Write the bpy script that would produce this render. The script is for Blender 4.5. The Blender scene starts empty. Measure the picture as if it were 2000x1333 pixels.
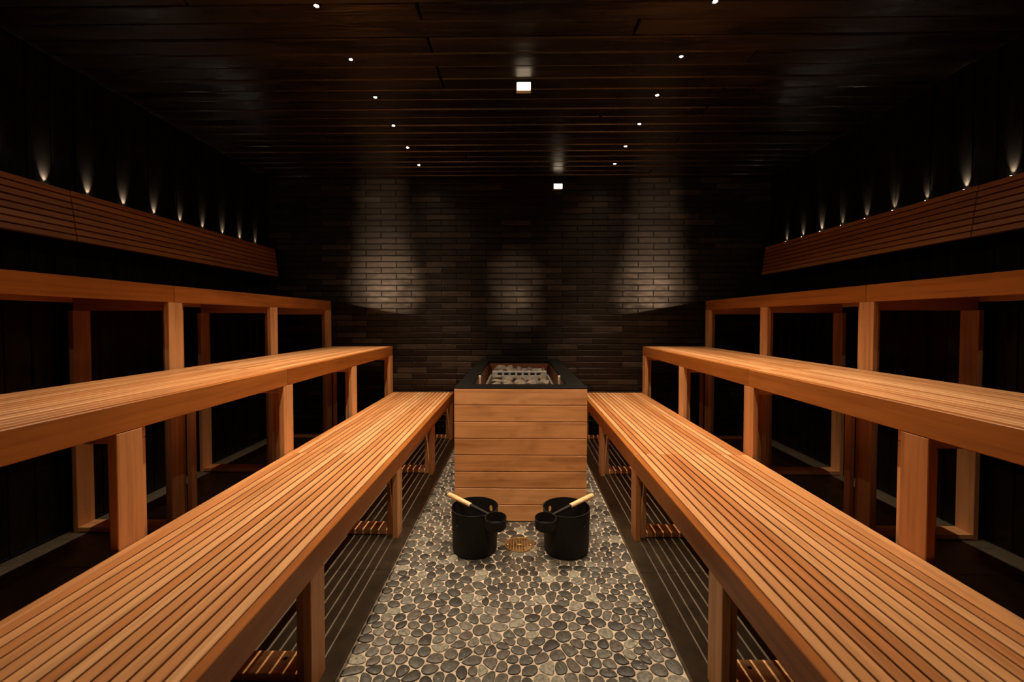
import bpy, bmesh, math, random
from mathutils import Vector, Matrix
R_ = random.Random(7)
S = bpy.context.scene
COL = S.collection
PI = math.pi

# ---------------------------------------------------------------- camera
cam = bpy.data.objects.new('camera', bpy.data.cameras.new('camera'))
COL.objects.link(cam)
cam.location = (0, 0, 1.035)
cam.rotation_euler = (PI/2-.0248, 0, .0147)
cam.data.sensor_width = 36
cam.data.lens = 15.3
cam.data.shift_y = -21.1/2000
cam.data.clip_start = .02
cam.data.dof.use_dof = True
cam.data.dof.focus_distance = 1.55
cam.data.dof.aperture_fstop = 2.8
S.camera = cam
# ---------------------------------------------------------------- world, exposure
w = bpy.data.worlds.new('world'); S.world = w; w.use_nodes = True
w.node_tree.nodes['Background'].inputs[0].default_value = (.9, .75, .6, 1)
w.node_tree.nodes['Background'].inputs[1].default_value = .002
S.view_settings.view_transform = 'Standard'
S.view_settings.look = 'None'
S.view_settings.gamma = 1
S.view_settings.use_curve_mapping = False
S.view_settings.exposure = .2
# ---------------------------------------------------------------- light levels
P_DOWN, P_WIDE, P_UP, P_WASH, P_MID, P_AISLE = 46.0, 4.8, 5.5, 560.0, 120.0, 62.0
WARM = (1, .78, .55)
# ---------------------------------------------------------------- room numbers (metres, tile floor at 0)
XL, XR, YB, YF, CH = -2.205, 2.19, 3.835, -1.6, 2.27
AL, AR, PZ = -.53, .497, -.012          # pebble aisle edges and level


# ================================================================ materials
def mat(name):
    m = bpy.data.materials.new(name); m.use_nodes = True
    nt = m.node_tree; b = nt.nodes['Principled BSDF']
    return m, nt, b


def N(nt, t, **kw):
    n = nt.nodes.new(t)
    for k, v in kw.items():
        if k.startswith('i_'):
            n.inputs[int(k[2:])].default_value = v
        else:
            setattr(n, k, v)
    return n


def ramp(nt, fac, stops):
    r = nt.nodes.new('ShaderNodeValToRGB')
    e = r.color_ramp.elements
    while len(e) < len(stops): e.new(.5)
    for q, (p, c) in zip(e, stops):
        q.position = p; q.color = (*c, 1)
    nt.links.new(fac, r.inputs[0])
    return r.outputs[0]


def rand_coord(nt, scale):
    """object coordinates, shifted by the object's own random number, stretched by scale"""
    tc = N(nt, 'ShaderNodeTexCoord'); oi = N(nt, 'ShaderNodeObjectInfo')
    at = N(nt, 'ShaderNodeAttribute', attribute_name='rnd')
    ad = N(nt, 'ShaderNodeMath', operation='ADD')
    nt.links.new(oi.outputs['Random'], ad.inputs[0]); nt.links.new(at.outputs['Fac'], ad.inputs[1])
    fr = N(nt, 'ShaderNodeMath', operation='FRACT'); nt.links.new(ad.outputs[0], fr.inputs[0])
    sc = N(nt, 'ShaderNodeVectorMath', operation='SCALE'); sc.inputs[0].default_value = (17, 31, 23)
    nt.links.new(fr.outputs[0], sc.inputs['Scale'])
    av = N(nt, 'ShaderNodeVectorMath', operation='ADD')
    nt.links.new(tc.outputs['Object'], av.inputs[0]); nt.links.new(sc.outputs[0], av.inputs[1])
    mp = N(nt, 'ShaderNodeMapping'); mp.inputs['Scale'].default_value = scale
    nt.links.new(av.outputs[0], mp.inputs[0])
    return mp.outputs[0], fr.outputs[0], av.outputs[0]


def bump(nt, b, h, strength, dist=.002):
    bp = N(nt, 'ShaderNodeBump'); bp.inputs['Strength'].default_value = strength
    bp.inputs['Distance'].default_value = dist
    nt.links.new(h, bp.inputs['Height']); nt.links.new(bp.outputs[0], b.inputs['Normal'])


def wood(name, axis, tones, rough=.38, figure=.5, knots=False):
    m, nt, b = mat(name)
    along, across = 2.2, 55
    s = [across]*3; s['xyz'.index(axis)] = along
    v, rnd, raw = rand_coord(nt, s)
    g = N(nt, 'ShaderNodeTexNoise'); g.inputs['Scale'].default_value = 1
    g.inputs['Detail'].default_value = 5; g.inputs['Roughness'].default_value = .6
    nt.links.new(v, g.inputs['Vector'])
    s2 = [9]*3; s2['xyz'.index(axis)] = 1.3 if not knots else 3
    mp = N(nt, 'ShaderNodeMapping'); mp.inputs['Scale'].default_value = s2
    nt.links.new(raw, mp.inputs[0])
    g2 = N(nt, 'ShaderNodeTexNoise'); g2.inputs['Scale'].default_value = 1
    g2.inputs['Detail'].default_value = 3; g2.inputs['Distortion'].default_value = 1.2
    nt.links.new(mp.outputs[0], g2.inputs['Vector'])
    # tone of this board
    tone = ramp(nt, rnd, [(0, tones[0]), (.5, tones[1]), (1, tones[2])])
    gr = ramp(nt, g.outputs['Fac'], [(.3, (.70, .66, .62)), (.52, (1, 1, 1)), (.75, (1.0, 1.0, 1.0))])
    gr2 = ramp(nt, g2.outputs['Fac'], [(.3, (1-.45*figure, 1-.5*figure, 1-.55*figure)), (.6, (1, 1, 1)), (.8, (1.0, 1.0, 1.0))])
    m1 = N(nt, 'ShaderNodeMix', data_type='RGBA', blend_type='MULTIPLY'); m1.inputs[0].default_value = 1
    nt.links.new(tone, m1.inputs[6]); nt.links.new(gr, m1.inputs[7])
    m2 = N(nt, 'ShaderNodeMix', data_type='RGBA', blend_type='MULTIPLY'); m2.inputs[0].default_value = 1
    nt.links.new(m1.outputs[2], m2.inputs[6]); nt.links.new(gr2, m2.inputs[7])
    out = m2.outputs[2]
    if knots:
        mk = N(nt, 'ShaderNodeMapping'); sk = [13]*3; sk['xyz'.index(axis)] = 7
        mk.inputs['Scale'].default_value = sk; nt.links.new(raw, mk.inputs[0])
        vo = N(nt, 'ShaderNodeTexVoronoi'); vo.inputs['Scale'].default_value = 1
        nt.links.new(mk.outputs[0], vo.inputs['Vector'])
        kr = ramp(nt, vo.outputs['Distance'], [(0, (.35, .25, .2)), (.1, (.6, .5, .42)), (.2, (1, 1, 1))])
        m3 = N(nt, 'ShaderNodeMix', data_type='RGBA', blend_type='MULTIPLY'); m3.inputs[0].default_value = .3
        nt.links.new(out, m3.inputs[6]); nt.links.new(kr, m3.inputs[7]); out = m3.outputs[2]
    nt.links.new(out, b.inputs['Base Color'])
    b.inputs['Roughness'].default_value = rough
    b.inputs['Specular IOR Level'].default_value = .45
    bump(nt, b, g.outputs['Fac'], .25, .0012)
    return m


CED = [(.53, .205, .066), (.65, .30, .115), (.78, .415, .185)]
FAS_SHADE = [(.36, .112, .018), (.40, .130, .023), (.44, .150, .031)]  # fascia tones darkened, putting the shade of upright faces into the colour
W = {a: wood('cedar_grain_'+a, a, CED) for a in 'xyz'}
WF = wood('shaded_cedar_fascia_grain_y', 'y', FAS_SHADE, .34)
RED = [(.40, .13, .035), (.46, .165, .045), (.50, .20, .06)]
WB = wood('cedar_backrest_grain_y', 'y', [(.46, .15, .034), (.52, .18, .045), (.58, .215, .06)], .36)
WR = {a: wood('red_cedar_grain_'+a, a, RED, .33) for a in 'yz'}
PL = {a: wood('heater_plank_grain_'+a, a, [(.66, .285, .095), (.70, .32, .115), (.74, .36, .145)], .45, .6, True) for a in 'xy'}
DOWEL = wood('birch_grain_x', 'x', [(.80, .52, .25)]*3, .45, .15)


def charred(name, axis, spec):
    m, nt, b = mat(name)
    s = [26]*3; s['xyz'.index(axis)] = 3.5
    v, rnd, raw = rand_coord(nt, s)
    g = N(nt, 'ShaderNodeTexNoise'); g.inputs['Scale'].default_value = 1; g.inputs['Detail'].default_value = 6
    g.inputs['Distortion'].default_value = .6; nt.links.new(v, g.inputs['Vector'])
    s2 = [5]*3; s2['xyz'.index(axis)] = 1.1
    mp = N(nt, 'ShaderNodeMapping'); mp.inputs['Scale'].default_value = s2; nt.links.new(raw, mp.inputs[0])
    g2 = N(nt, 'ShaderNodeTexNoise'); g2.inputs['Scale'].default_value = 1.6; g2.inputs['Detail'].default_value = 3
    nt.links.new(mp.outputs[0], g2.inputs['Vector'])
    c = ramp(nt, g.outputs['Fac'], [(.3, (.004, .003, .0024)), (.7, (.011, .0078, .0058))])
    nt.links.new(c, b.inputs['Base Color'])
    r = ramp(nt, g2.outputs['Fac'], [(.35, (.19, .19, .19)), (.65, (.42, .42, .42))])
    nt.links.new(r, b.inputs['Roughness'])
    b.inputs['Specular IOR Level'].default_value = spec
    b.inputs['Specular Tint'].default_value = (1, .86, .7, 1)
    bump(nt, b, g.outputs['Fac'], .55, .004)
    return m


CHX, CHZ = charred('charred_cedar_ceiling', 'x', .75), charred('charred_cedar_wall', 'z', .2)


def brick_mat():
    m, nt, b = mat('black_glazed_brick')
    v, rnd, raw = rand_coord(nt, (14, 14, 40))
    g = N(nt, 'ShaderNodeTexNoise'); g.inputs['Scale'].default_value = 1; g.inputs['Detail'].default_value = 6
    nt.links.new(v, g.inputs['Vector'])
    a = ramp(nt, rnd, [(0, (.004, .0028, .002)), (.4, (.0085, .006, .0045)), (.75, (.014, .010, .0075)), (1, (.045, .033, .025))])
    k = ramp(nt, g.outputs['Fac'], [(.3, (.55, .52, .5)), (.6, (1, 1, 1))])
    mx = N(nt, 'ShaderNodeMix', data_type='RGBA', blend_type='MULTIPLY'); mx.inputs[0].default_value = 1
    nt.links.new(a, mx.inputs[6]); nt.links.new(k, mx.inputs[7]); nt.links.new(mx.outputs[2], b.inputs['Base Color'])
    r = ramp(nt, g.outputs['Fac'], [(.3, (.36, .36, .36)), (.7, (.52, .52, .52))])
    nt.links.new(r, b.inputs['Roughness'])
    b.inputs['Specular IOR Level'].default_value = .36
    b.inputs['Specular Tint'].default_value = (1, .85, .7, 1)
    bump(nt, b, g.outputs['Fac'], .35, .003)
    return m


BRICK = brick_mat()


def simple(name, col, rough=.5, metal=0, spec=.5, noise=0, scale=60):
    m, nt, b = mat(name)
    b.inputs['Roughness'].default_value = rough; b.inputs['Metallic'].default_value = metal
    b.inputs['Specular IOR Level'].default_value = spec
    tc = N(nt, 'ShaderNodeTexCoord')
    g = N(nt, 'ShaderNodeTexNoise'); g.inputs['Scale'].default_value = scale; g.inputs['Detail'].default_value = 4
    nt.links.new(tc.outputs['Object'], g.inputs['Vector'])
    lo = tuple(c*(1-noise) for c in col); hi = tuple(min(1, c*(1+noise)) for c in col)
    nt.links.new(ramp(nt, g.outputs['Fac'], [(.3, lo), (.7, hi)]), b.inputs['Base Color'])
    if noise: bump(nt, b, g.outputs['Fac'], noise*.5, .001)
    return m


MORTAR = simple('dark_mortar', (.012, .009, .008), .9, noise=.3)
GROUT = simple('pebble_grout', (.48, .385, .29), .8, noise=.22, scale=30)
TILE = simple('dark_stone_tile', (.085, .062, .038), .5, noise=.3, scale=14)
STRIP = simple('grey_stone_strip', (.10, .078, .052), .6, noise=.2)
BLACKM = simple('matt_black_metal', (.010, .008, .0065), .6, 0, .25, noise=.15, scale=200)
GRANITE = simple('black_granite', (.0035, .0028, .0022), .5, spec=.12, noise=.6, scale=180)
STEEL = simple('brushed_steel', (.62, .60, .57), .42, .6, noise=.15, scale=90)
BRASS = simple('aged_brass', (.50, .33, .13), .42, 1, noise=.3, scale=80)
WHITEP = simple('white_plastic', (.8, .76, .7), .4, noise=.04)
DULL = simple('heat_browned_steel', (.16, .13, .10), .5, .5, noise=.3)
PALE = simple('light_painted_timber_edge', (.86, .68, .50), .5, noise=.05)
ROCK = simple('heater_rock', (.115, .086, .058), .8, noise=.5, scale=28)
DARK = simple('dark_gap', (.006, .005, .004), .9)


def emit(name, col, st):
    m, nt, b = mat(name)
    b.inputs['Base Color'].default_value = (.1, .1, .1, 1)
    b.inputs['Emission Color'].default_value = (*col, 1); b.inputs['Emission Strength'].default_value = st
    return m


LENS = emit('lamp_lens', (1, .90, .72), 60)
LENSW = emit('uplight_lens', (1, .95, .82), 25)
GLOW = emit('added_face_glow', (1, .80, .58), 3.2)  # emission put into the white faces of the sensor boxes


def pebble_mat():
    m, nt, b = mat('river_pebble')
    at = N(nt, 'ShaderNodeAttribute', attribute_name='rnd')
    geo = N(nt, 'ShaderNodeNewGeometry')
    sc = N(nt, 'ShaderNodeVectorMath', operation='SCALE'); sc.inputs[0].default_value = (37, 53, 71)
    nt.links.new(at.outputs['Fac'], sc.inputs['Scale'])
    av = N(nt, 'ShaderNodeVectorMath', operation='ADD')
    nt.links.new(geo.outputs['Position'], av.inputs[0]); nt.links.new(sc.outputs[0], av.inputs[1])
    base = ramp(nt, at.outputs['Fac'], [(0, (.015, .012, .009)), (.2, (.036, .032, .025)), (.45, (.058, .055, .042)),
                                        (.6, (.075, .057, .042)), (.8, (.098, .091, .073)), (.93, (.15, .138, .108)), (1, (.24, .22, .165))])
    g = N(nt, 'ShaderNodeTexNoise'); g.inputs['Scale'].default_value = 95; g.inputs['Detail'].default_value = 7
    g.inputs['Roughness'].default_value = .65
    nt.links.new(av.outputs[0], g.inputs['Vector'])
    k = ramp(nt, g.outputs['Fac'], [(.3, (.3, .3, .28)), (.5, (.95, .95, .95)), (.7, (1.7, 1.62, 1.5))])
    mx = N(nt, 'ShaderNodeMix', data_type='RGBA', blend_type='MULTIPLY'); mx.inputs[0].default_value = 1
    nt.links.new(base, mx.inputs[6]); nt.links.new(k, mx.inputs[7])
    # pale veins and flecks
    w = N(nt, 'ShaderNodeTexNoise'); w.inputs['Scale'].default_value = 45; w.inputs['Detail'].default_value = 5
    w.inputs['Distortion'].default_value = 2.5
    nt.links.new(av.outputs[0], w.inputs['Vector'])
    vm = ramp(nt, w.outputs['Fac'], [(.64, (0, 0, 0)), (.70, (.6, .6, .6))])
    m2 = N(nt, 'ShaderNodeMix', data_type='RGBA')
    nt.links.new(vm, m2.inputs[0]); nt.links.new(mx.outputs[2], m2.inputs[6]); m2.inputs[7].default_value = (.38, .35, .27, 1)
    nt.links.new(m2.outputs[2], b.inputs['Base Color'])
    b.inputs['Roughness'].default_value = .5
    bump(nt, b, g.outputs['Fac'], .3, .001)
    return m


PEB = pebble_mat()


# ================================================================ builders
def link(o, parent=None):
    COL.objects.link(o)
    if parent: o.parent = parent
    return o


def empty(name, loc=(0, 0, 0)):
    o = bpy.data.objects.new(name, None); o.location = loc; o.empty_display_size = .1
    return link(o)


def tag(o, label=None, cat=None, group=None, kind=None):
    if label: o['label'] = label
    if cat: o['category'] = cat
    if group: o['group'] = group
    if kind: o['kind'] = kind
    return o


def addbox(bm, c, s, ch=.0):
    """chamfered box centred c, size s"""
    hx, hy, hz = s[0]/2, s[1]/2, s[2]/2
    ch = min(ch, hx*.8, hy*.8, hz*.8)
    if ch <= 0:
        r = bmesh.ops.create_cube(bm, size=1)
        for v in r['verts']: v.co = Vector((c[0]+v.co.x*s[0], c[1]+v.co.y*s[1], c[2]+v.co.z*s[2]))
        return
    V = {}
    for a in (-1, 1):
        for b in (-1, 1):
            for d in (-1, 1):
                V[a, b, d, 0] = bm.verts.new((c[0]+a*hx, c[1]+b*(hy-ch), c[2]+d*(hz-ch)))
                V[a, b, d, 1] = bm.verts.new((c[0]+a*(hx-ch), c[1]+b*hy, c[2]+d*(hz-ch)))
                V[a, b, d, 2] = bm.verts.new((c[0]+a*(hx-ch), c[1]+b*(hy-ch), c[2]+d*hz))
    f = bm.faces.new
    for a in (-1, 1):
        f([V[a, b, d, 0] for b, d in ((-1, -1), (1, -1), (1, 1), (-1, 1))])
        f([V[b, a, d, 1] for b, d in ((-1, -1), (1, -1), (1, 1), (-1, 1))])
        f([V[b, d, a, 2] for b, d in ((-1, -1), (1, -1), (1, 1), (-1, 1))])
        for b in (-1, 1):
            f([V[a, b, -1, 0], V[a, b, 1, 0], V[a, b, 1, 1], V[a, b, -1, 1]])
            f([V[a, -1, b, 0], V[a, 1, b, 0], V[a, 1, b, 2], V[a, -1, b, 2]])
            f([V[-1, a, b, 1], V[1, a, b, 1], V[1, a, b, 2], V[-1, a, b, 2]])
            for d in (-1, 1): f([V[a, b, d, 0], V[a, b, d, 1], V[a, b, d, 2]])


def mesh_of(bm, name, m, smooth=False):
    bmesh.ops.recalc_face_normals(bm, faces=bm.faces)
    me = bpy.data.meshes.new(name); bm.to_mesh(me); bm.free()
    if m: me.materials.append(m)
    if smooth: me.polygons.foreach_set('use_smooth', [True]*len(me.polygons))
    return me


CACHE = {}


def board(name, c, s, m, parent, ch=.0015, rot=None):
    """a board as its own object, origin at its centre; alike boards share mesh data"""
    k = (tuple(round(q, 4) for q in s), m.name, ch)
    if k not in CACHE:
        bm = bmesh.new(); addbox(bm, (0, 0, 0), s, ch); CACHE[k] = mesh_of(bm, name, m)
    o = bpy.data.objects.new(name, CACHE[k]); o.location = c
    if rot: o.rotation_euler = rot
    return link(o, parent)


def lathe(bm, prof, seg=32, c=(0, 0, 0), M=None, close=False):
    rings = []
    for r, z in prof:
        ring = []
        if r < 1e-6:
            p = Vector((c[0], c[1], c[2]+z)); ring = [bm.verts.new(M @ p if M else p)]
        else:
            for i in range(seg):
                a = 2*PI*i/seg
                p = Vector((c[0]+r*math.cos(a), c[1]+r*math.sin(a), c[2]+z))
                ring.append(bm.verts.new(M @ p if M else p))
        rings.append(ring)
    pairs = list(zip(rings, rings[1:])) + ([(rings[-1], rings[0])] if close else [])
    for A, B in pairs:
        for i in range(seg):
            j = (i+1) % seg
            a = [A[0], A[0]] if len(A) == 1 else [A[i], A[j]]
            b = [B[0], B[0]] if len(B) == 1 else [B[i], B[j]]
            vs = []
            for v in (a[0], a[1], b[1], b[0]):
                if v not in vs: vs.append(v)
            if len(vs) > 2: bm.faces.new(vs)


def obj(name, bm, m, parent=None, loc=(0, 0, 0), smooth=False, rot=None):
    o = bpy.data.objects.new(name, mesh_of(bm, name, m, smooth)); o.location = loc
    if rot: o.rotation_euler = rot
    return link(o, parent)


def spot(name, loc, target, power, angle, blend, radius, col, parent=None):
    l = bpy.data.lights.new(name, 'SPOT'); l.energy = power; l.spot_size = math.radians(angle)
    l.spot_blend = blend; l.shadow_soft_size = radius; l.color = col
    o = bpy.data.objects.new(name, l)
    o.location = loc
    d = Vector(target)-Vector(loc)
    o.rotation_euler = d.to_track_quat('-Z', 'Y').to_euler()
    return link(o, parent)


def ordinal(i):
    return ['first', 'second', 'third', 'fourth', 'fifth', 'sixth', 'seventh', 'eighth', 'ninth', 'tenth', 'eleventh'][i]


# ================================================================ setting
def shell(name, lo, hi, m):
    bm = bmesh.new()
    addbox(bm, [(a+b)/2 for a, b in zip(lo, hi)], [b-a for a, b in zip(lo, hi)])
    return tag(obj(name, bm, m), kind='structure')


BT = .018
floor = shell('floor', (XL-.1, YF, -.12), (XR+.1, YB+.1, PZ-.0045), GROUT)
ceiling = shell('ceiling', (XL-.1, YF, CH+BT), (XR+.1, YB+.1, CH+BT+.1), DARK)
wl = shell('wall_left', (XL-BT-.1, YF, -.12), (XL-BT, YB+.1, CH+BT), DARK)
wr = shell('wall_right', (XR+BT, YF, -.12), (XR+BT+.1, YB+.1, CH+BT), DARK)
wb = shell('wall_back', (XL-BT, YB+.006, -.12), (XR+BT, YB+.1, CH+BT), MORTAR)
wf = shell('wall_front', (XL-BT, YF-.1, -.12), (XR+BT, YF, CH+BT), DARK)

# charred boards: upright on the side walls, across the ceiling
pw = .107
n0 = int((1.831-YF)/pw)
ys = [1.831-pw*n0+pw*i for i in range(200)]
ys = [y for y in ys if y+pw < YB+.002]
for y in ys:
    for par, x in ((wl, XL-BT/2), (wr, XR+BT/2)):
        board('board', (x+R_.uniform(-.0012, .0012), y+pw/2, CH/2), (BT, pw-.003, CH), CHZ, par, .003)
    # ceiling rows, some of two lengths
    z = CH+BT/2+R_.uniform(-.003, .003)
    j = R_.choice([None, -1.3, -.4, .5, 1.1, 1.5])
    if j is None:
        board('board', ((XL+XR)/2, y+pw/2, z), (XR-XL, pw-.003, BT), CHX, ceiling, .006)
    else:
        board('board', ((XL+j)/2-.001, y+pw/2, z), (j-XL-.003, pw-.003, BT), CHX, ceiling, .006)
        board('board', ((XR+j)/2+.001, y+pw/2, z+R_.uniform(-.001, .001)), (XR-j-.003, pw-.003, BT), CHX, ceiling, .006)
last = ys[-1]+pw
if YB-last > .02:
    board('board', ((XL+XR)/2, (last+YB)/2, CH+BT/2), (XR-XL, YB-last-.003, BT), CHX, ceiling, .006)
    for par, x in ((wl, XL-BT/2), (wr, XR+BT/2)):
        board('board', (x, (last+YB)/2, CH/2), (BT, YB-last-.003, CH), CHZ, par, .003)

# dark stone tiles either side of the pebbles, pale strip against each wall
for side, (xa, xb, xc) in enumerate(((AL, -2.10, -2.19), (AR, 2.09, XR-.002))):
    sgn = 1 if xb > xa else -1
    xs = [xa, xa+sgn*.6, xa+sgn*1.2, xb]
    y = 1.765-.6*6
    while y < YB:
        y2 = min(y+.6, YB); y1 = max(y, YF)
        if y2-y1 > .03:
            for a, b in zip(xs, xs[1:]):
                lo, hi = min(a, b), max(a, b)
                board('tile', ((lo+hi)/2, (y1+y2)/2, -.0095+R_.uniform(-.0004, .0003)), (hi-lo-.002, y2-y1-.002, .019), TILE, floor, .0012)
            lo, hi = min(xb, xc), max(xb, xc)
            board('stone_strip', ((lo+hi)/2, (y1+y2)/2, -.0095), (hi-lo-.001, y2-y1-.001, .019), STRIP, floor, .001)
        y += .6

# ---- back wall of long black bricks
bp, rp = .2655, .0519
cells = []
for k in range(45):
    top = 2.267-rp*k; bot = top-(rp-.0085)
    if top < .01: break
    x = -1.342-(.5*bp if k % 2 else 0)-bp*4
    while x < XR:
        a, b = max(x+.003, XL), min(x+bp-.003, XR)
        if b-a > .02: cells.append(((a+b)/2, (top+bot)/2, b-a, top-bot, k))
        x += bp
def brick_rank(c):
    x, z = c[0], c[1]
    vis = 1.0
    if z < 1.2 and abs(x) > 1.64: vis = 3
    if z < .8 and abs(x) > 1.1: vis = 3
    if z < .69: vis = 4
    d = min(abs(x+1.2), abs(x-1.2), abs(x))
    return vis*10+d+abs(z-1.5)*.35
cells.sort(key=brick_rank)
BD = .012
rest = bmesh.new(); lay = rest.verts.layers.float.new('rnd')
for i, (x, z, w_, h_, k) in enumerate(cells):
    dy = R_.uniform(-.0012, .0012)
    if i < 300:
        board('brick', (x, YB+.004+dy, z), (round(w_, 3), BD, round(h_, 4)), BRICK, wb, .0015,
              (R_.gauss(0, .006), 0, R_.gauss(0, .006)))
    else:
        nv = len(rest.verts)
        addbox(rest, (x, YB+.004+dy, z), (w_, BD, h_), .0015)
        rest.verts.ensure_lookup_table(); r = R_.random()
        for v in rest.verts[nv:]: v[lay] = r
o = obj('brickwork', rest, BRICK, wb); tag(o, kind='stuff')


# ---- pebble floor
def clip(poly, nx, ny, d):
    out = []; L = len(poly)
    for i in range(L):
        ax, ay = poly[i]; bx_, by_ = poly[(i+1) % L]
        da = ax*nx+ay*ny-d; db = bx_*nx+by_*ny-d
        if da <= 0: out.append((ax, ay))
        if (da < 0 < db) or (db < 0 < da):
            t = da/(da-db); out.append((ax+(bx_-ax)*t, ay+(by_-ay)*t))
    return out


DRX, DRY, DRR = .004, 1.999, .071
def pebbles():
    P = .0425; x0, x1, y0, y1 = AL, AR, .95, YB
    rr = random.Random(11)
    pts = []
    ny = int((y1-y0)/(P*.9)); nx = int((x1-x0)/P)
    for j in range(ny):
        for i in range(nx):
            if rr.random() < .16: continue
            pts.append([x0+(i+.5+.5*(j % 2)+rr.uniform(-.42, .42))*P, y0+(j+.5+rr.uniform(-.42, .42))*P*.9])
    pts = [p for p in pts if x0 < p[0] < x1 and y0 < p[1] < y1]
    pts = [p for p in pts if not (abs(p[0]-.01) < .29 and p[1] > 2.32) and math.hypot(p[0]-DRX, p[1]-DRY) > DRR+.006]
    polys = []
    for it in range(3):
        grid = {}
        for q, p in enumerate(pts): grid.setdefault((int(p[0]//P), int(p[1]//P)), []).append(q)
        polys = []
        for q, p in enumerate(pts):
            R = .05
            poly = [(p[0]-R, p[1]-R), (p[0]+R, p[1]-R), (p[0]+R, p[1]+R), (p[0]-R, p[1]+R)]
            poly = clip(poly, 1, 0, x1-.001); poly = clip(poly, -1, 0, -x0-.001)
            gi, gj = int(p[0]//P), int(p[1]//P)
            nb = [s for a in range(-2, 3) for b in range(-2, 3) for s in grid.get((gi+a, gj+b), ()) if s != q]
            for s in nb:
                o_ = pts[s]; dx, dy = o_[0]-p[0], o_[1]-p[1]
                if dx*dx+dy*dy > .0101: continue
                poly = clip(poly, dx, dy, (dx*(o_[0]+p[0])+dy*(o_[1]+p[1]))/2)
                if len(poly) < 3: break
            polys.append(poly)
        if it < 2:
            for q, poly in enumerate(polys):
                if len(poly) < 3: continue
                cx = sum(a for a, b in poly)/len(poly); cy = sum(b for a, b in poly)/len(poly)
                pts[q][0] += (cx-pts[q][0])*.55; pts[q][1] += (cy-pts[q][1])*.55
    out = []
    for q, poly in enumerate(polys):
        if len(poly) < 3: continue
        # merge short edges, inset, round the corners
        for _ in range(2):
            np_ = []
            for i in range(len(poly)):
                a, b = poly[i], poly[(i+1) % len(poly)]
                np_ += [(a[0]*.72+b[0]*.28, a[1]*.72+b[1]*.28), (a[0]*.28+b[0]*.72, a[1]*.28+b[1]*.72)]
            poly = np_
        cx = sum(a for a, b in poly)/len(poly); cy = sum(b for a, b in poly)/len(poly)
        rad = sum(math.hypot(a-cx, b-cy) for a, b in poly)/len(poly)
        if rad < .006: continue
        f = 1-rr.uniform(.0006, .0022)/rad
        poly = [(cx+(a-cx)*f, cy+(b-cy)*f) for a, b in poly]
        # thin out vertices to about 16
        st = max(1, round(len(poly)/16)); poly = poly[::st]
        out.append((cx, cy, rad, poly, rr.random(), rr.random()))
    return out


def add_pebble(bm, lay, pb, o=(0, 0)):
    cx, cy, rad, poly, r, tilt = pb
    rings = []
    z = PZ-.001
    tx, ty = math.sin(r*40)*.02, math.cos(r*57)*.02
    for f, dz in ((1, -.006), (1, -.0024), (.95, -.0007), (.86, 0)):
        rings.append([bm.verts.new((cx+(a-cx)*f-o[0], cy+(b-cy)*f-o[1], z+dz+(a-cx)*tx+(b-cy)*ty)) for a, b in poly])
    c = bm.verts.new((cx-o[0], cy-o[1], z+.0003))
    n = len(poly)
    for A, B in zip(rings, rings[1:]):
        for i in range(n):
            j = (i+1) % n; bm.faces.new((A[i], A[j], B[j], B[i]))
    for i in range(n): bm.faces.new((rings[-1][i], rings[-1][(i+1) % n], c))
    for R in rings:
        for v in R: v[lay] = r
    c[lay] = r


PB = pebbles()
def seen(pb):                 # largest in the picture: near, and inside the frame
    x, y = pb[0], pb[1]
    px = 1016+x*850/(y+.03); py = 623+1.05*850/(y+.03)
    return py < 1340
PB.sort(key=lambda pb: (not seen(pb), pb[1]))
bm = bmesh.new(); lay = bm.verts.layers.float.new('rnd')
for i, pb in enumerate(PB):
    if i < 300:
        b1 = bmesh.new(); l1 = b1.verts.layers.float.new('rnd')
        add_pebble(b1, l1, pb, (pb[0], pb[1]))
        obj('pebble', b1, PEB, floor, (pb[0], pb[1], 0), smooth=True)
    else:
        add_pebble(bm, lay, pb)
tag(obj('pebble_bed', bm, PEB, floor, smooth=True), kind='stuff')


# ================================================================ benches
TL = dict(low=(.569, 1.097, .397), mid=(1.101, 1.632, .799), up=(1.640, 2.158, 1.195))
TR = dict(low=(.545, 1.076, .397), mid=(1.080, 1.610, .800), up=(1.618, 2.152, 1.195))
FZL = [.318, 1.168, 2.019, 2.858, 3.707]
FZR = [.306, 1.154, 2.008, 2.854, 3.707]
SPAN = [(.296, 2.0535), (2.0555, 3.789)]
FH, FT, ST = .079, .026, .022
PW, PT, IT, IW, SET = .084, .024, .036, .087, .035


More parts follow.
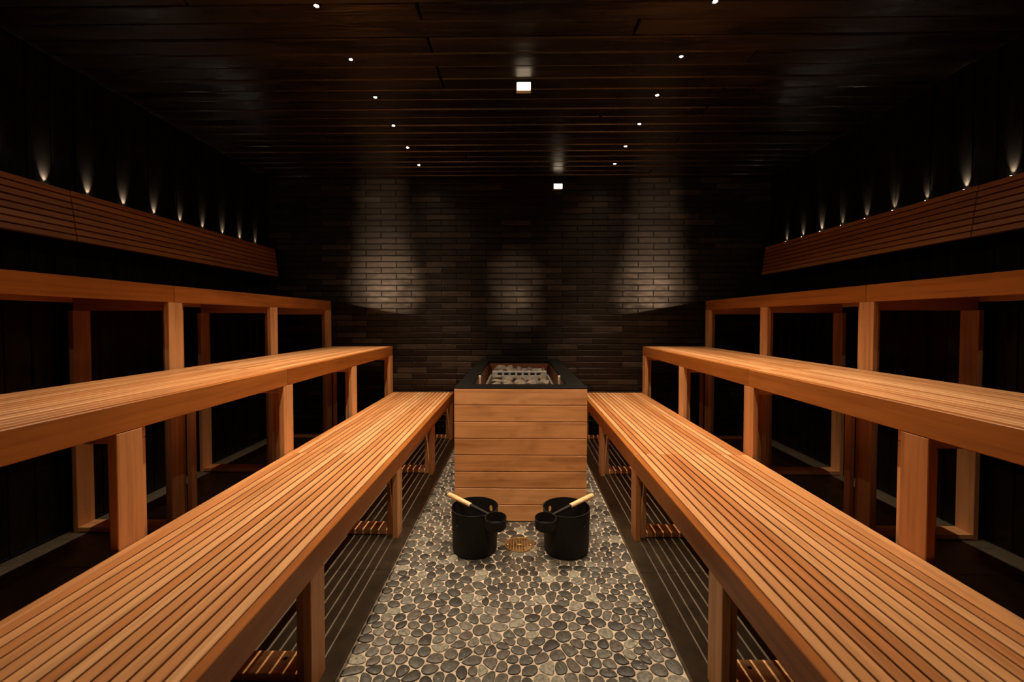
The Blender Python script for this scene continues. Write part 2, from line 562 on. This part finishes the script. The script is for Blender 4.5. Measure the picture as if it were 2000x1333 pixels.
def bench(side, tier):
    sg = -1 if side == 'left' else 1
    xf, xb, T = (TL if sg < 0 else TR)[tier]
    fz = FZL if sg < 0 else FZR
    pos = dict(low='lowest', mid='middle', up='highest')[tier]
    what = dict(low='with dark gaps between slats, beside the aisle',
                mid='one step above the aisle bench',
                up='just below the slatted backrest')[tier]
    t = empty('sauna_bench', (sg*(xf+xb)/2, 2.04, 0))
    tag(t, '%s cedar bench on the %s, %s' % (pos, side, what), 'bench')
    ox, oy = t.location.x, t.location.y

    def B(name, x0, x1, y0, y1, z0, z1, m, ch=.0018):
        a, b = sorted((sg*x0, sg*x1))
        return board(name, ((a+b)/2-ox, (y0+y1)/2-oy, (z0+z1)/2), (b-a, y1-y0, z1-z0), m, t, ch)
    n = 15
    pitch = (xb-xf-2*FT)/n
    for y0, y1 in SPAN:
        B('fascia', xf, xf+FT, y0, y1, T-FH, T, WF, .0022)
        B('fascia', xb-FT, xb, y0, y1, T-FH, T, W['y'], .0022)
        for i in range(n):
            xa = xf+FT+pitch*i+.0029
            B('slat', xa, xa+pitch-.0058, y0, y1, T-ST, T, W['y'], .0014)
    for k, z in enumerate(fz):
        end = k == len(fz)-1
        off, iw = (SET, .045) if end else (SET, IW)
        y0, y1 = z+off, z+off+iw
        B('leg', xf, xf+PT, z, z+PW, 0, T-FH-.0005, W['z'])
        B('frame_post', xf+PT+.0004, xf+PT+IT, y0, y1, 0, T-.117, W['z'])
        wb_ = .024 if tier == 'up' else .036
        if tier == 'up': B('frame_post', xb-wb_, xb, y0, y1, 0, T-.117, W['z'])
        else:
            wb_ = .022; e = z+PW+.0006
            B('frame_post', xb-wb_, xb, e, min(e+.037, 3.7886+.04), 0, T-FH-.0005, W['z'])
        B('top_rail', xf+PT+.0004 if True else 0, xb-FT-.0004, y0, y1, T-.1165, T-ST-.0005, W['x'])
        r = B('floor_rail', xf+PT+IT+.0004, xb-wb_-.0004, y0, y1, .004, .027, W['x'])
        if tier == 'low' and not end:
            bm = bmesh.new(); lathe(bm, [(0, .0006), (.0055, .0006), (.0062, 0)], 14)
            s = obj('screw', bm, DARK, r, (sg*-.16, .012, .0116))
    return t


BEN = {(s, t): bench(s, t) for s in ('left', 'right') for t in ('low', 'mid', 'up')}


# ================================================================ backrests
def backrest(side, y0, y1, lab):
    sg = -1 if side == 'left' else 1
    zt, zb = (1.650, 1.405) if sg < 0 else (1.657, 1.414)
    xt, xb = (2.133, 2.103) if sg < 0 else (2.127, 2.098)
    if y0 > 1: xt -= .005; xb -= .005      # the far panels stand slightly proud
    t = empty('backrest', (sg*xb, (y0+y1)/2, zb)); tag(t, lab, 'backrest')
    ang = math.atan2(xt-xb, zt-zb); L = math.hypot(xt-xb, zt-zb)
    n = 8; p = L/n
    for i in range(n):
        u = p*(i+.5)
        x = sg*(math.sin(ang)*u); z = math.cos(ang)*u
        board('slat', (x+sg*.010, 0, z), (.020, y1-y0, p-.0062), WB, t, .0012, (0, sg*ang, 0))
    yy = y0+.035
    k = 0
    while yy < y1:
        board('batten', (sg*(.0305+math.sin(ang)*L/2), yy-(y0+y1)/2, L/2), (.020, .04, L*.96), WR['z'], t, .0015, (0, sg*ang, 0))
        # wall bracket block reaching the boards
        board('bracket', (sg*(abs(XL if sg < 0 else XR)-xb+.042)/2, yy-(y0+y1)/2, L*.5),
              (abs(XL if sg < 0 else XR)-xb-.0425, .03, .06), WR['z'], t, .001)
        yy += .84 if k else .80
        k += 1
    return t


backrest('left', .296, 2.053, 'near slatted cedar backrest on the left wall, running out of the picture')
backrest('left', 2.055, 3.789, 'far slatted cedar backrest on the left wall, ending by the brick wall')
backrest('right', .296, 2.059, 'near slatted cedar backrest on the right wall, running out of the picture')
backrest('right', 2.061, 3.789, 'far slatted cedar backrest on the right wall, ending by the brick wall')


# ================================================================ heater enclosure
HX0, HX1, HY0, HY1, HT = -.330, .353, 2.226, 3.825, .684
he = empty('heater_enclosure', ((HX0+HX1)/2, HY0, PZ))
tag(he, 'large plank-clad heater box with a black stone rim in the middle of the aisle', 'heater')
hx, hy, hz = he.location


def HB(name, lo, hi, m, ch=.0015, parent=None):
    p = parent or he
    return board(name, ((lo[0]+hi[0])/2-hx, (lo[1]+hi[1])/2-hy, (lo[2]+hi[2])/2-hz), [b-a for a, b in zip(lo, hi)], m, p, ch)


nr = 8; ph = (HT-.002+.008)/nr
for i in range(nr):
    z0 = -.008+ph*i; z1 = z0+ph-.0042
    HB('plank', (HX0, HY0, z0), (HX1, HY0+.02, z1), PL['x'], .0013)
    HB('plank', (HX0, HY0+.0205, z0), (HX0+.02, HY1, z1), PL['y'])
    HB('plank', (HX1-.02, HY0+.0205, z0), (HX1, HY1, z1), PL['y'])
IX0, IX1, IY0, IY1 = -.250, .262, 2.342, 3.69
HB('carcass', (HX0+.021, HY0+.021, 0), (HX1-.021, HY0+.030, HT-.03), DARK, 0)
# inner lining, shade inside the box put into a darker wood colour
LIN = {a: wood('shade_dark_lining_grain_'+a, a, [(.15, .045, .014)]*3, .5) for a in 'xy'}
HB('lining_board', (IX0-.018, IY0, .30), (IX0, IY1, HT-.024), LIN['y'])
HB('lining_board', (IX1, IY0, .30), (IX1+.018, IY1, HT-.024), LIN['y'])
HB('lining_board', (IX0, IY1, .30), (IX1, IY1+.018, HT-.024), LIN['x'])
HB('lining_board', (IX0, IY0-.018, .30), (IX1, IY0, HT-.024), LIN['x'])
HB('inner_floor', (IX0-.02, IY0-.02, .28), (IX1+.02, IY1+.02, .30), DARK, 0)
# black stone rim, four slabs
for lo, hi in (((HX0+.001, HY0+.0005, HT-.022), (HX1-.001, IY0, HT+.002)), ((HX0+.001, IY1, HT-.022), (HX1-.001, HY1, HT+.002)),
               ((HX0+.001, IY0+.0005, HT-.022), (IX0, IY1-.0005, HT+.002)), ((IX1, IY0+.0005, HT-.022), (HX1-.001, IY1-.0005, HT+.002))):
    HB('rim_slab', lo, hi, GRANITE, .001)
for o in [c for c in he.children if c.name.startswith('plank')]:
    pass
# upright battens on the lining, strong light on them put into pale colour
for x in (IX0+.0005, IX1-.0125):
    HB('corner_batten', (x, 2.72, .35), (x+.013, 2.735, HT-.003), PALE, .001)


# ---- two steel heaters with stones
def stove(y0, y1, lab, slots, zt, tray):
    xa, xb = -.198, .212
    t = empty('sauna_heater', ((xa+xb)/2, (y0+y1)/2, .30)); tag(t, lab, 'heater')
    ox, oy, oz = t.location

    def B(name, lo, hi, m, ch=.001):
        return board(name, ((lo[0]+hi[0])/2-ox, (lo[1]+hi[1])/2-oy, (lo[2]+hi[2])/2-oz), [b-a for a, b in zip(lo, hi)], m, t, ch)
    B('side_plate', (xa, y0, .301), (xa+.012, y1, zt-.012), DULL)
    B('side_plate', (xb-.012, y0, .301), (xb, y1, zt-.012), DULL)
    B('front_plate', (xa+.0125, y0, .301), (xb-.0125, y0+.012, zt-.01), STEEL)
    B('stone_tray', (xa+.0125, y0+.0125, tray-.01), (xb-.0125, y1-.0125, tray), DARK, 0)
    if slots:
        # slotted steel guard at the back: frame bars with seven openings
        bm = bmesh.new()
        zc0, zc1 = zt-.035, zt+.012
        x0, x1 = xa+.0125, xb-.0125
        addbox(bm, ((x0+x1)/2, y1-.006, zc1-.006), (x1-x0, .01, .012), .001)
        addbox(bm, ((x0+x1)/2, y1-.006, zc0+.006-.09), (x1-x0, .01, .20), .001)
        nb = 7; sw = .032; wx0 = (x0+x1)/2-nb*.046/2
        addbox(bm, ((x0+wx0)/2, y1-.006, (zc0+zc1)/2+.004), (wx0-x0, .0098, .030), 0)
        addbox(bm, ((x1+wx0+nb*.046)/2, y1-.006, (zc0+zc1)/2+.004), (x1-wx0-nb*.046, .0098, .030), 0)
        for i in range(nb+1):
            addbox(bm, (wx0+i*.046, y1-.006, (zc0+zc1)/2+.004), (.014, .0096, .030), 0)
        g = obj('slotted_guard', bm, STEEL, t, (-ox, -oy, -oz))
        B('guard_backing', (x0, y1+.004, zc0), (x1, y1+.008, zc1-.004), DARK, 0)
    else:
        B('back_plate', (xa+.0125, y1-.012, .301), (xb-.0125, y1, zt-.02), STEEL)
    return t


stove(2.42, 3.08, 'near steel heater filled with stones, with a slotted plate behind them', True, .657, .583)
stove(3.30, 3.66, 'far steel heater filled with stones at the back of the wooden box', False, .64, .585)


def rock(x, y, z, r, seed, lab, grp):
    rr = random.Random(seed)
    bm = bmesh.new(); bmesh.ops.create_icosphere(bm, subdivisions=2, radius=1)
    sx, sy, sz = rr.uniform(.8, 1.3), rr.uniform(.7, 1.1), rr.uniform(.5, .85)
    pl = [(Vector((rr.uniform(-1, 1), rr.uniform(-1, 1), rr.uniform(-1, 1))).normalized(), rr.uniform(.55, .85)) for _ in range(9)]
    for v in bm.verts:
        c = v.co.copy()
        for n_, d in pl:
            s = c.dot(n_)
            if s > d: c -= n_*(s-d)
        v.co = Vector((c.x*sx, c.y*sy, c.z*sz))*r*(1+rr.uniform(-.04, .04))
    o = obj('heater_stone', bm, ROCK, None, (x, y, z))
    o.rotation_euler = (rr.uniform(-.4, .4), rr.uniform(-.4, .4), rr.uniform(0, 6))
    tag(o, lab, 'stone', grp)


NTH = ['leftmost', 'second from the left', 'middle one', 'second from the right', 'rightmost']
for y0, y1, tray, which, rows in ((2.44, 3.05, .583, 'near', ['front row', 'second row', 'third row', 'fourth row', 'fifth row', 'back row']),
                                  (3.32, 3.63, .585, 'far', ['front row', 'middle row', 'back row'])):
    rr = random.Random(int(y0*100)); nr_ = len(rows); dy = (y1-y0)/nr_
    for j, rn in enumerate(rows):
        for i in range(5):
            r = rr.uniform(.033, .048)*(.8 if which == 'far' and i > 1 else 1)
            o = rock(-.143+i*.0765, y0+dy*(j+.5)+rr.uniform(-.006, .006), tray+r*.72+rr.uniform(0, .02), r, 1000+j*10+i+int(y0*1e3),
                     'rough grey-brown stone in the %s heater, %s, %s' % (which, rn, NTH[i]), 'stones in the %s heater' % which)


# ================================================================ buckets and ladles
def bucket(sg):
    cx, cy = .010+sg*.209, 1.967
    t = empty('sauna_bucket', (cx, cy, PZ))
    side = 'left' if sg < 0 else 'right'
    tag(t, 'black round bucket standing at the %s front corner of the heater box' % side, 'bucket')
    R1, R0, H, TH = .108, .101, .193, .0032
    bm = bmesh.new()
    lathe(bm, [(R0-.004, 0), (R0, .004), (R1-.0015, H-.002), (R1, H), (R1-TH, H), (R0-TH, .006)], 64)
    # inner bottom and outer bottom close the shell
    lathe(bm, [(R0-TH, .006), (0, .006)], 64); lathe(bm, [(R0-.004, 0), (0, 0)], 64)
    bmesh.ops.remove_doubles(bm, verts=bm.verts, dist=1e-5)
    o = obj('bucket_shell', bm, BLACKM, t, smooth=False)
    # two oval grip holes cut through opposite sides
    cb = bmesh.new()
    ang = math.atan2(.080, -sg*.072)
    M = Matrix.Translation((0, 0, H-.043)) @ Matrix.Rotation(ang, 4, 'Z') @ Matrix.Rotation(PI/2, 4, 'Y')
    bmesh.ops.create_cone(cb, cap_ends=True, segments=20, radius1=.0105, radius2=.0105, depth=.4, matrix=M)
    Si = Matrix.Translation((0, 0, H-.043)) @ Matrix.Diagonal((1, 1, 1.35, 1)) @ Matrix.Translation((0, 0, -(H-.043)))
    bmesh.ops.transform(cb, matrix=Si, verts=cb.verts)
    cut = obj('cutter', cb, None, t)
    md = o.modifiers.new('b', 'BOOLEAN'); md.object = cut; md.operation = 'DIFFERENCE'; md.solver = 'EXACT'
    dg = bpy.context.evaluated_depsgraph_get()
    me = bpy.data.meshes.new_from_object(o.evaluated_get(dg))
    o.modifiers.clear(); o.data = me
    bpy.data.objects.remove(cut)
    for p in me.polygons: p.use_smooth = True
    me.set_sharp_from_angle(angle=math.radians(35))
    # ladle
    l = empty('sauna_ladle', (cx, cy, PZ+H))
    tag(l, 'black ladle with a pale wooden handle lying across the %s bucket' % side, 'ladle')
    lo = l.location
    e1 = Vector((cx+sg*.133, 2.043, .204)); e0 = Vector((cx-sg*.062, 1.884, .1845))
    d = (e1-e0).normalized(); Ln = (e1-e0).length
    q = d.to_track_quat('Z', 'Y').to_matrix().to_4x4()
    bm = bmesh.new()
    Lw = Ln*.60
    lathe(bm, [(0, 0), (.0095, 0), (.0108, .002), (.0115, Lw*.5), (.0112, Lw-.004), (.008, Lw), (0, Lw)], 20,
          M=Matrix.Translation(e0+d*(Ln-Lw)-lo) @ q)
    # own frame for the grain: along the handle
    h = obj('handle', bm, DOWEL, l, smooth=True); h['label'] = 'pale birch handle'
    h.data.set_sharp_from_angle(angle=math.radians(50))
    bm = bmesh.new()
    Lk = Ln-Lw+.003
    lathe(bm, [(0, -.012), (.0062, -.012), (.0066, .01), (.0088, Lk), (0, Lk)], 16, M=Matrix.Translation(e0-lo) @ q)
    o = obj('neck', bm, BLACKM, l, smooth=True); o.data.set_sharp_from_angle(angle=math.radians(50))
    bc = e0-d*.052; bc.z = .140
    bm = bmesh.new()
    lathe(bm, [(0, 0), (.042, 0), (.045, .003), (.0465, .046), (.0445, .046), (.043, .004), (0, .004)], 36,
          M=Matrix.Rotation(math.radians(5), 4, 'X'))
    o = obj('bowl', bm, BLACKM, l, (bc.x-lo.x, bc.y-lo.y, bc.z-lo.z), smooth=True); o.data.set_sharp_from_angle(angle=math.radians(40))


bucket(-1); bucket(1)

# ================================================================ floor drain
dr = empty('floor_drain', (DRX, DRY, PZ)); tag(dr, 'round brass grid drain set in the pebbles between the two buckets', 'drain')
bm = bmesh.new(); lathe(bm, [(.060, -.002), (.062, .0015), (.068, .0018), (.0695, -.003), (.060, -.006)], 48, close=True)
obj('ring', bm, BRASS, dr, smooth=False)
bm = bmesh.new()
for i in range(-4, 5):
    p = i*.0128; L = 2*math.sqrt(.061**2-p*p)
    addbox(bm, (p, 0, .0002), (.0042, L, .0022)); addbox(bm, (0, p, .0001), (L, .0034, .0022))
obj('grate', bm, BRASS, dr)
bm = bmesh.new(); addbox(bm, (0, 0, .001), (.020, .012, .003), .0008); obj('lift_bar', bm, BRASS, dr)
for x in (-.055, .055):
    bm = bmesh.new(); lathe(bm, [(0, .003), (.004, .0028), (.006, .0005)], 16); obj('screw', bm, BRASS, dr, (x, 0, 0), smooth=True)
bm = bmesh.new(); lathe(bm, [(0, -.0035), (.061, -.0035)], 40); obj('sump', bm, DARK, dr)


# ================================================================ lamps
def ring_mesh():
    bm = bmesh.new(); lathe(bm, [(.010, -.0005), (.0125, -.0035), (.0165, -.002), (.017, .004), (.010, .004)], 24, close=True)
    return mesh_of(bm, 'trim_ring', BLACKM, True)
def lens_mesh(m, r):
    bm = bmesh.new(); lathe(bm, [(0, -.003), (r*.6, -.0025), (r, 0), (0, .001)], 20)
    return mesh_of(bm, 'lens', m, True)
RM, LM, LMW = ring_mesh(), lens_mesh(LENS, .0082), lens_mesh(LENSW, .007)

for side, x in (('left', -.795), ('right', .763)):
    for i in range(7):
        y = 3.494-.3525*i
        near = i == 6
        t = empty('ceiling_downlight', (x, y, CH))
        where = ['farthest, next to the brick wall', 'second from the brick wall', 'third from the brick wall', 'fourth from the brick wall',
                 'fifth from the brick wall', 'sixth from the brick wall, nearest in view', 'just out of view overhead'][i]
        tag(t, 'tiny ceiling downlight of the %s row, %s' % (side, where), 'lamp', None)
        r = bpy.data.objects.new('trim_ring', RM); link(r, t)
        l = bpy.data.objects.new('lens', LM); l.location = (0, 0, -.0012); link(l, t)
        spot('bulb', (0, 0, -.012), (0, 0, -1), P_DOWN, (62, 80, 84, 84, 84, 84, 84)[i], 1, .004, WARM, t)
        spot('bulb', (0, 0, -.012), (0, 0, -1), P_WIDE*(.3 if i == 0 else 1), 150, 1, .008, WARM, t)

cols = ['farthest', 'second from the far end', 'third from the far end', 'fourth from the far end', 'fifth from the far end', 'sixth from the far end',
        'seventh from the far end', 'eighth from the far end', 'nearest in view', 'just out of view']
for side, x, y1, z in (('left', -2.192, 3.631, 1.662), ('right', 2.177, 3.597, 1.669)):
    for i in range(10):
        y = y1-.203*i
        t = empty('wall_uplight', (x, y, z))
        tag(t, 'small uplight behind the %s backrest, %s' % (side, cols[i]), 'lamp')
        bm = bmesh.new(); lathe(bm, [(0, -.03), (.0095, -.03), (.0095, 0), (.0075, .0), (.0075, -.004), (0, -.004)], 20)
        obj('housing', bm, BLACKM, t, smooth=False)
        l = bpy.data.objects.new('lens', LMW); l.rotation_euler = (PI, 0, 0); l.location = (0, 0, -.001); link(l, t)
        bm = bmesh.new(); sx = -1 if x < 0 else 1
        addbox(bm, (sx*.0108, 0, -.015), (.004, .012, .012)); obj('bracket', bm, BLACKM, t)
        spot('bulb', (0, 0, .006), (sx*.075, 0, .2), P_UP*R_.choice([.6, 1, 1, 1.4]), 52, 1, .003, (1, .92, .76), t)

# white sensor boxes, emission added to their faces for an overexposed look
def sensor(loc, lab, onwall):
    t = empty('sensor_box_added_glow', loc); tag(t, lab, 'sensor')
    bm = bmesh.new(); addbox(bm, (0, 0, 0), (.078, .03, .046), .004); obj('case', bm, WHITEP, t)
    bm = bmesh.new(); addbox(bm, (0, -.0165, -.001), (.070, .003, .040), .001); d = obj('glow_face', bm, GLOW, t)
    for i in range(4):
        bm = bmesh.new(); addbox(bm, (-.018+i*.008, -.0185, -.010), (.0012, .001, .018)); obj('louvre', bm, WHITEP, d)
    bm = bmesh.new()
    if onwall: addbox(bm, (0, .017, 0), (.05, .008, .03))
    else: addbox(bm, (0, 0, .0265), (.06, .02, .009))
    obj('mount', bm, BLACKM, t)
sensor((.027, 2.29, CH-.032), 'small white box with added glow hanging from the middle of the ceiling', False)
sensor((.343, 3.812, 2.187), 'small white box with added glow high on the brick wall', True)

# added spot lamps out of view, made up for brick pools and heater front
def added_spot(x, y, z, aims, lab):
    t = empty('added_spotlight', (x, y, z)); tag(t, lab, 'lamp')
    bm = bmesh.new(); lathe(bm, [(0, .05), (.03, .05), (.03, -.03), (.026, -.03), (.026, 0), (0, 0)], 24,
                            M=(Vector(aims[0][0])-Vector((x, y, z))).to_track_quat('-Z', 'Y').to_matrix().to_4x4())
    obj('housing', bm, BLACKM, t)
    bm = bmesh.new(); addbox(bm, (0, -.06, -.0), (.02, .12, .02)); obj('arm', bm, BLACKM, t)
    for a, pw_, ang in aims:
        d = (Vector(a)-Vector((x, y, z))).normalized()*.06
        spot('bulb', d, Vector(a)-Vector((x, y, z)), pw_, ang, 1, .006, (1, .72, .50), t)
    return t
for sg in (-1, 1):
    X = sg*2.03; Y = -1.40
    q = added_spot(X, Y, 1.262, [((sg*1.20, YB, 1.27), P_WASH*1.0, 4.2), ((sg*1.18, YB, 1.32), P_WASH*.9, 8.5), ((sg*1.19, YB, 1.58), P_WASH*.55, 7.5), ((sg*1.20, YB, 1.88), P_WASH*.40, 7), ((sg*1.2, YB, 2.15), P_WASH*.42, 6.0)],
              'added unseen black spot lamp on the rear wall above the highest %s bench' % ('left' if sg < 0 else 'right'))
    spot('bulb', (0, .08, 0), (sg*1.85-X, 3.4, .02), 16, 46, 1, .006, (1, .76, .6), q)  # extra wide bulb added to brighten backrest ends and post fronts
added_spot(0, -1.40, 1.5, [((-.03, YB, 1.40), P_MID, 6.5), ((-.03, YB, 1.20), P_MID*1.1, 3.6), ((-.03, YB, 1.15), P_MID*.9, 6.5)], 'added unseen black spot lamp on the rear wall behind the aisle')
added_spot(.0, .25, 2.17, [((0.01, HY0, .33), P_AISLE, 40)], 'added unseen black spot lamp in the ceiling above the aisle, aimed at the heater box')  # unseen ceiling spot added to brighten the heater front
